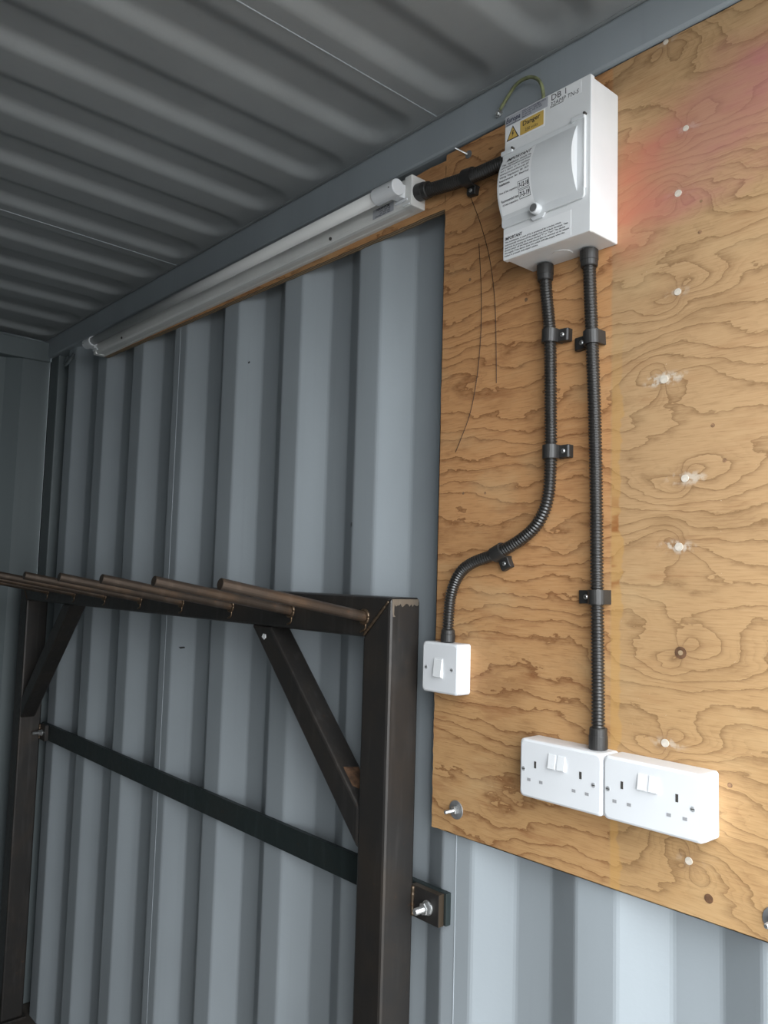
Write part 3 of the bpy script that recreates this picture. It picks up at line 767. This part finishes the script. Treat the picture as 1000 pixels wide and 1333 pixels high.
# ================================================================== FLUORESCENT BATTEN
LX0, LX1, LZ0, LZ1, LD = -1.795, -0.281, 1.029, 1.087, 0.036
fl = empty('fluorescent_light', ((LX0 + LX1) / 2, 0, LZ0), 'long white fluorescent batten light with an unlit tube', 'light')
def lprof(x):
    return [Vector((x, y, z)) for y, z in ((0, LZ0), (-.008, LZ0), (-.010, LZ0 + .0016), (-.022, LZ0 + .0016), (-.025, LZ0 - .0002), (-LD + .004, LZ0 + .001),
                                           (-LD, LZ0 + .006), (-LD, LZ1 - .006), (-LD + .004, LZ1), (0, LZ1))]
obj('spine', sweep([lprof(LX0 + .012), lprof(LX1 - .012)]), 'batten', fl)
obj('end_cap', box(LX1 - .020, LX1, -LD - .0012, 0, LZ0 - .0012, LZ1 + .0012, .002), 'batten', fl)
obj('end_cap', box(LX0, LX0 + .020, -LD - .0012, 0, LZ0 - .0012, LZ1 + .0012, .002), 'batten', fl)
TZ, TY = 1.059, -0.060
obj('tube', cyl((LX0 + .03, TY, TZ), (LX1 - .06, TY, TZ), 0.0130, 28), 'tube', fl, True)
for xa, xb, arm in ((LX1 - .075, LX1 - .012, 1), (LX0 - .002, LX0 + .055, -1)):
    hld = obj('lamp_holder', cyl((xa, TY, TZ), (xb, TY, TZ), 0.0160, 26, bev=.0015), 'white', fl, False)
    x_in = xb - .028 if arm > 0 else xa + .004
    obj('holder_arm', box(x_in, x_in + .022, TY, -LD + .002, TZ - .0135, TZ + .0135, .002), 'white', hld)
    obj('holder_clip', box(x_in - .004, x_in + .030, -LD - .004, -LD + .001, TZ - .019, TZ - .0145, .001), 'white', hld)
    obj('end_dot', cyl((xb - .010 if arm > 0 else xa + .01, TY - .0155, TZ - .003), (xb - .010 if arm > 0 else xa + .01, TY - .0165, TZ - .003), .0014, 8), 'slot_dark', hld)
lab = obj('rating_label', box(-.393, -.332, -LD - .0005, -LD, 1.0335, 1.0525), 'grey_label', fl)
obj('lettering', text_bm('Kosnic', -.384, 1.0465, -LD - .0008, .0052, .040, flip=True, bold=.03), 'ink', lab)
obj('lettering', text_bm('IP20 1x58W T8 batten\n230V 50Hz  5ft\nMax 25C  Class I', -.386, 1.0345, -LD - .0008, .0105, .045, flip=True, bold=.02), 'ink', lab)
for x, z in ((-.530, 1.0365), (-1.577, 1.040)):
    obj('cover_screw', cyl((x, -LD + .001, z), (x, -LD - .0025, z), .0035, 12), 'slot_dark', fl)
obj('cable_clip', box(-.302, -.284, -LD - .004, -LD, LZ0 + .0005, LZ0 + .004, .001), 'white2', fl)

# ================================================================== STEEL TOOL RACK
W = 0.073; PYB = -0.008; PYF = PYB - W
NX1 = -0.260; NX0 = NX1 - W; FX1 = -2.150; FX0 = FX1 - W
RZ0, RZ1 = 0.216, 0.290
rack = empty('tool_rack', ((NX0 + FX1) / 2, (PYB + PYF) / 2, Z_FLOOR), 'dark welded steel rack with rod pegs against the corrugated wall', 'rack')
def tube_box(x0, x1, z0, z1, y0=PYF, y1=PYB, bev=.006): return box(x0, x1, y0, y1, z0, z1, bev, 3)
def mitre_post(x0, x1, inner):
    # inner: +1 when the rail lies on the +x side
    xi, xo = (x1, x0) if inner > 0 else (x0, x1)
    poly = [(xi, Z_FLOOR + .006), (xo, Z_FLOOR + .006), (xo, RZ1), (xi, RZ0)]
    if inner < 0: poly = list(reversed(poly))
    return prism(poly, PYF, PYB, None, .0055)
near = obj('post', mitre_post(NX0, NX1, -1), 'steel', rack)
far = obj('post', mitre_post(FX0, FX1, 1), 'steel', rack)
for x0, x1 in ((NX0, NX1), (FX0, FX1)):
    obj('foot_plate', box(x0 - .02, x1 + .012, PYF - .012, PYB + .008, Z_FLOOR, Z_FLOOR + .008, .001), 'steel', rack)
rail = obj('top_rail', prism([(NX1, RZ1), (FX0, RZ1), (FX1, RZ0), (NX0, RZ0)], PYF, PYB, None, .0055), 'steel', rack)
def lumpy(pts, r, seed):
    rnd = random.Random(seed); P = catmull(pts, r * 0.8)
    return tube_along(P, [r * (0.75 + 0.45 * rnd.random()) for _ in P], 8)
obj('weld', lumpy([(NX0 + .002, PYF + .0005, RZ0 + .004), ((NX0 + NX1) / 2, PYF + .0005, (RZ0 + RZ1) / 2), (NX1 - .006, PYF + .0015, RZ1 - .006)], .0026, 3), 'weld', rack, True)
obj('weld', lumpy([(FX1 - .002, PYF + .0005, RZ0 + .004), (FX0 + .006, PYF + .0015, RZ1 - .006)], .0026, 4), 'weld', rack, True)
# ground-off weld at the top of the near post
pp = [(PYF + .004, RZ1 - .003), (PYB - .005, RZ1 - .003)]
k = 16
for i in range(k + 1): pp.append((PYB - .005 + (PYF + .009 - PYB + .005) * i / k, RZ1 - .011 - random.uniform(0, .006)))
pp += [(PYF + .0085, RZ1 - .030), (PYF + .012, RZ1 - .034), (PYF + .0065, RZ1 - .034), (PYF + .0045, RZ1 - .02)]
b = sweep([[Vector((NX1 - .001, y, z)) for y, z in pp], [Vector((NX1 + .0006, y, z)) for y, z in pp]])
obj('ground_weld', b, 'bright', rack)
# knee braces, 50 mm box tube at 45 degrees
def brace(xr, zr, sgn):
    c = 0.0505 * math.sqrt(2)
    d = abs(xr - (NX0 if sgn > 0 else FX1))
    # outer line through (xr, RZ0) down to the post; inner line offset
    if sgn > 0:
        poly = [(xr, RZ0), (xr + c, RZ0), (NX0, RZ0 - (NX0 - xr - c)), (NX0, RZ0 - (NX0 - xr))]
    else:
        poly = [(xr, RZ0), (FX1, RZ0 - (xr - FX1)), (FX1, RZ0 - (xr - FX1 - c)), (xr - c, RZ0)]
    return prism(poly, PYF + .001, PYF + .051, None, .0045)
obj('brace', brace(-.708, RZ0, 1), 'steel', rack)
obj('brace', brace(-1.745, RZ0, -1), 'steel', rack)
#obj('rust_patch', prism([(-.3555, .0125), (-.3395, -.0035), (-.3395, -.0125), (-.3455, -.0165), (-.372, .0085), (-.366, .0170)], PYF + .001, PYF + .0006), 'rust', rack)
b = bmesh.new()
# rust on the upper face of the near brace
s = math.sqrt(.5); cx_, cz_ = -.708 + 0.0505 * math.sqrt(2), RZ0
def onb(t, y): return Vector((cx_ + t * s + .0004, y, cz_ - t * s + .0004))
vv = [b.verts.new(onb(t, y)) for t, y in ((.345, PYF + .012), (.350, PYF + .046), (.395, PYF + .046), (.398, PYF + .030), (.385, PYF + .012))]
b.faces.new(vv)
obj('rust_patch', b, 'rust', rack)
obj('paint_splash', prism([(-.665, .193), (-.656, .188), (-.650, .192), (-.651, .199), (-.660, .200)], PYF, PYF + .0015), 'paper', rack)
# pegs
peg_dir = Vector((0, -.305, .055)); L = peg_dir.length
peg0 = None
for k in range(8):
    x = -.330 - .2325 * k
    if peg0 is None:
        peg0 = obj('peg', cyl((x, PYF + .004, .252), Vector((x, PYF + .004, .252)) + peg_dir, .0098, 18, bev=.0008), 'rod', rack, False)
        w0 = []
        for i in range(13):
            a = 2 * math.pi * i / 12
            w0.append((x + .0115 * math.cos(a), PYF - .0005, .2525 + .0115 * math.sin(a)))
        weld0 = obj('weld', lumpy(w0, .0036, 11), 'weld', peg0, True)
        drip0 = obj('weld_drip', lumpy([(x + .004, PYF, .240), (x + .002, PYF, .230), (x - .012, PYF, .2245)], .0022, 12), 'weld', peg0, True)
    else:
        q = dup(peg0, (x + .330, 0, 0), rack)
        for ch in (weld0, drip0): dup(ch, (0, 0, 0), q)
# flat bar behind the posts
obj('wall_bar', box(-2.17, -.190, .0025, Y0 - .0005, -.266, -.212, .001), 'bar', rack)
for x0, x1, bx, sz in ((NX1 - .004, -.1955, -.2215, 1.0), (FX1 - .004, -2.100, -2.128, .9)):
    tb = obj('bracket', box(x0, x1, -.0105, .0022, -.2665, -.2135, .001), 'steel', rack)
    obj('cut_edge', box(x0 + .001, x1 + .0004, -.0100, .0018, -.2137, -.2130, .0002), 'weld' if sz == 1.0 else 'steel', tb)
    obj('cut_edge', box(x1 - .0004, x1 + .0006, -.0100, .0018, -.2660, -.2135, .0002), 'weld' if sz == 1.0 else 'steel', tb)
    obj('weld', lumpy([(x0 + .006, -.0115, -.2145), (x0 + .0055, -.0120, -.240), (x0 + .006, -.0115, -.265)], .0034, 21), 'weld', tb, True)
    bt = obj('bolt', cyl((bx, -.0105, -.241), (bx, -.0128, -.241), .0125 * sz, 26, bev=.0004), 'zinc', tb)
    obj('nut', hexnut((bx, -.0128, -.241), .0108 * sz, .010), 'zinc', bt)
    prof = []; q = 0.0
    while q < .020: prof += [(q, .0060 * sz), (q + .0009, .0053 * sz)]; q += .0018
    prof += [(.0205, .0058 * sz), (.0220, .0046 * sz)]
    obj('stud', lathe((bx, -.020, -.241), (0, -1, 0), prof, 16), 'zinc', bt)
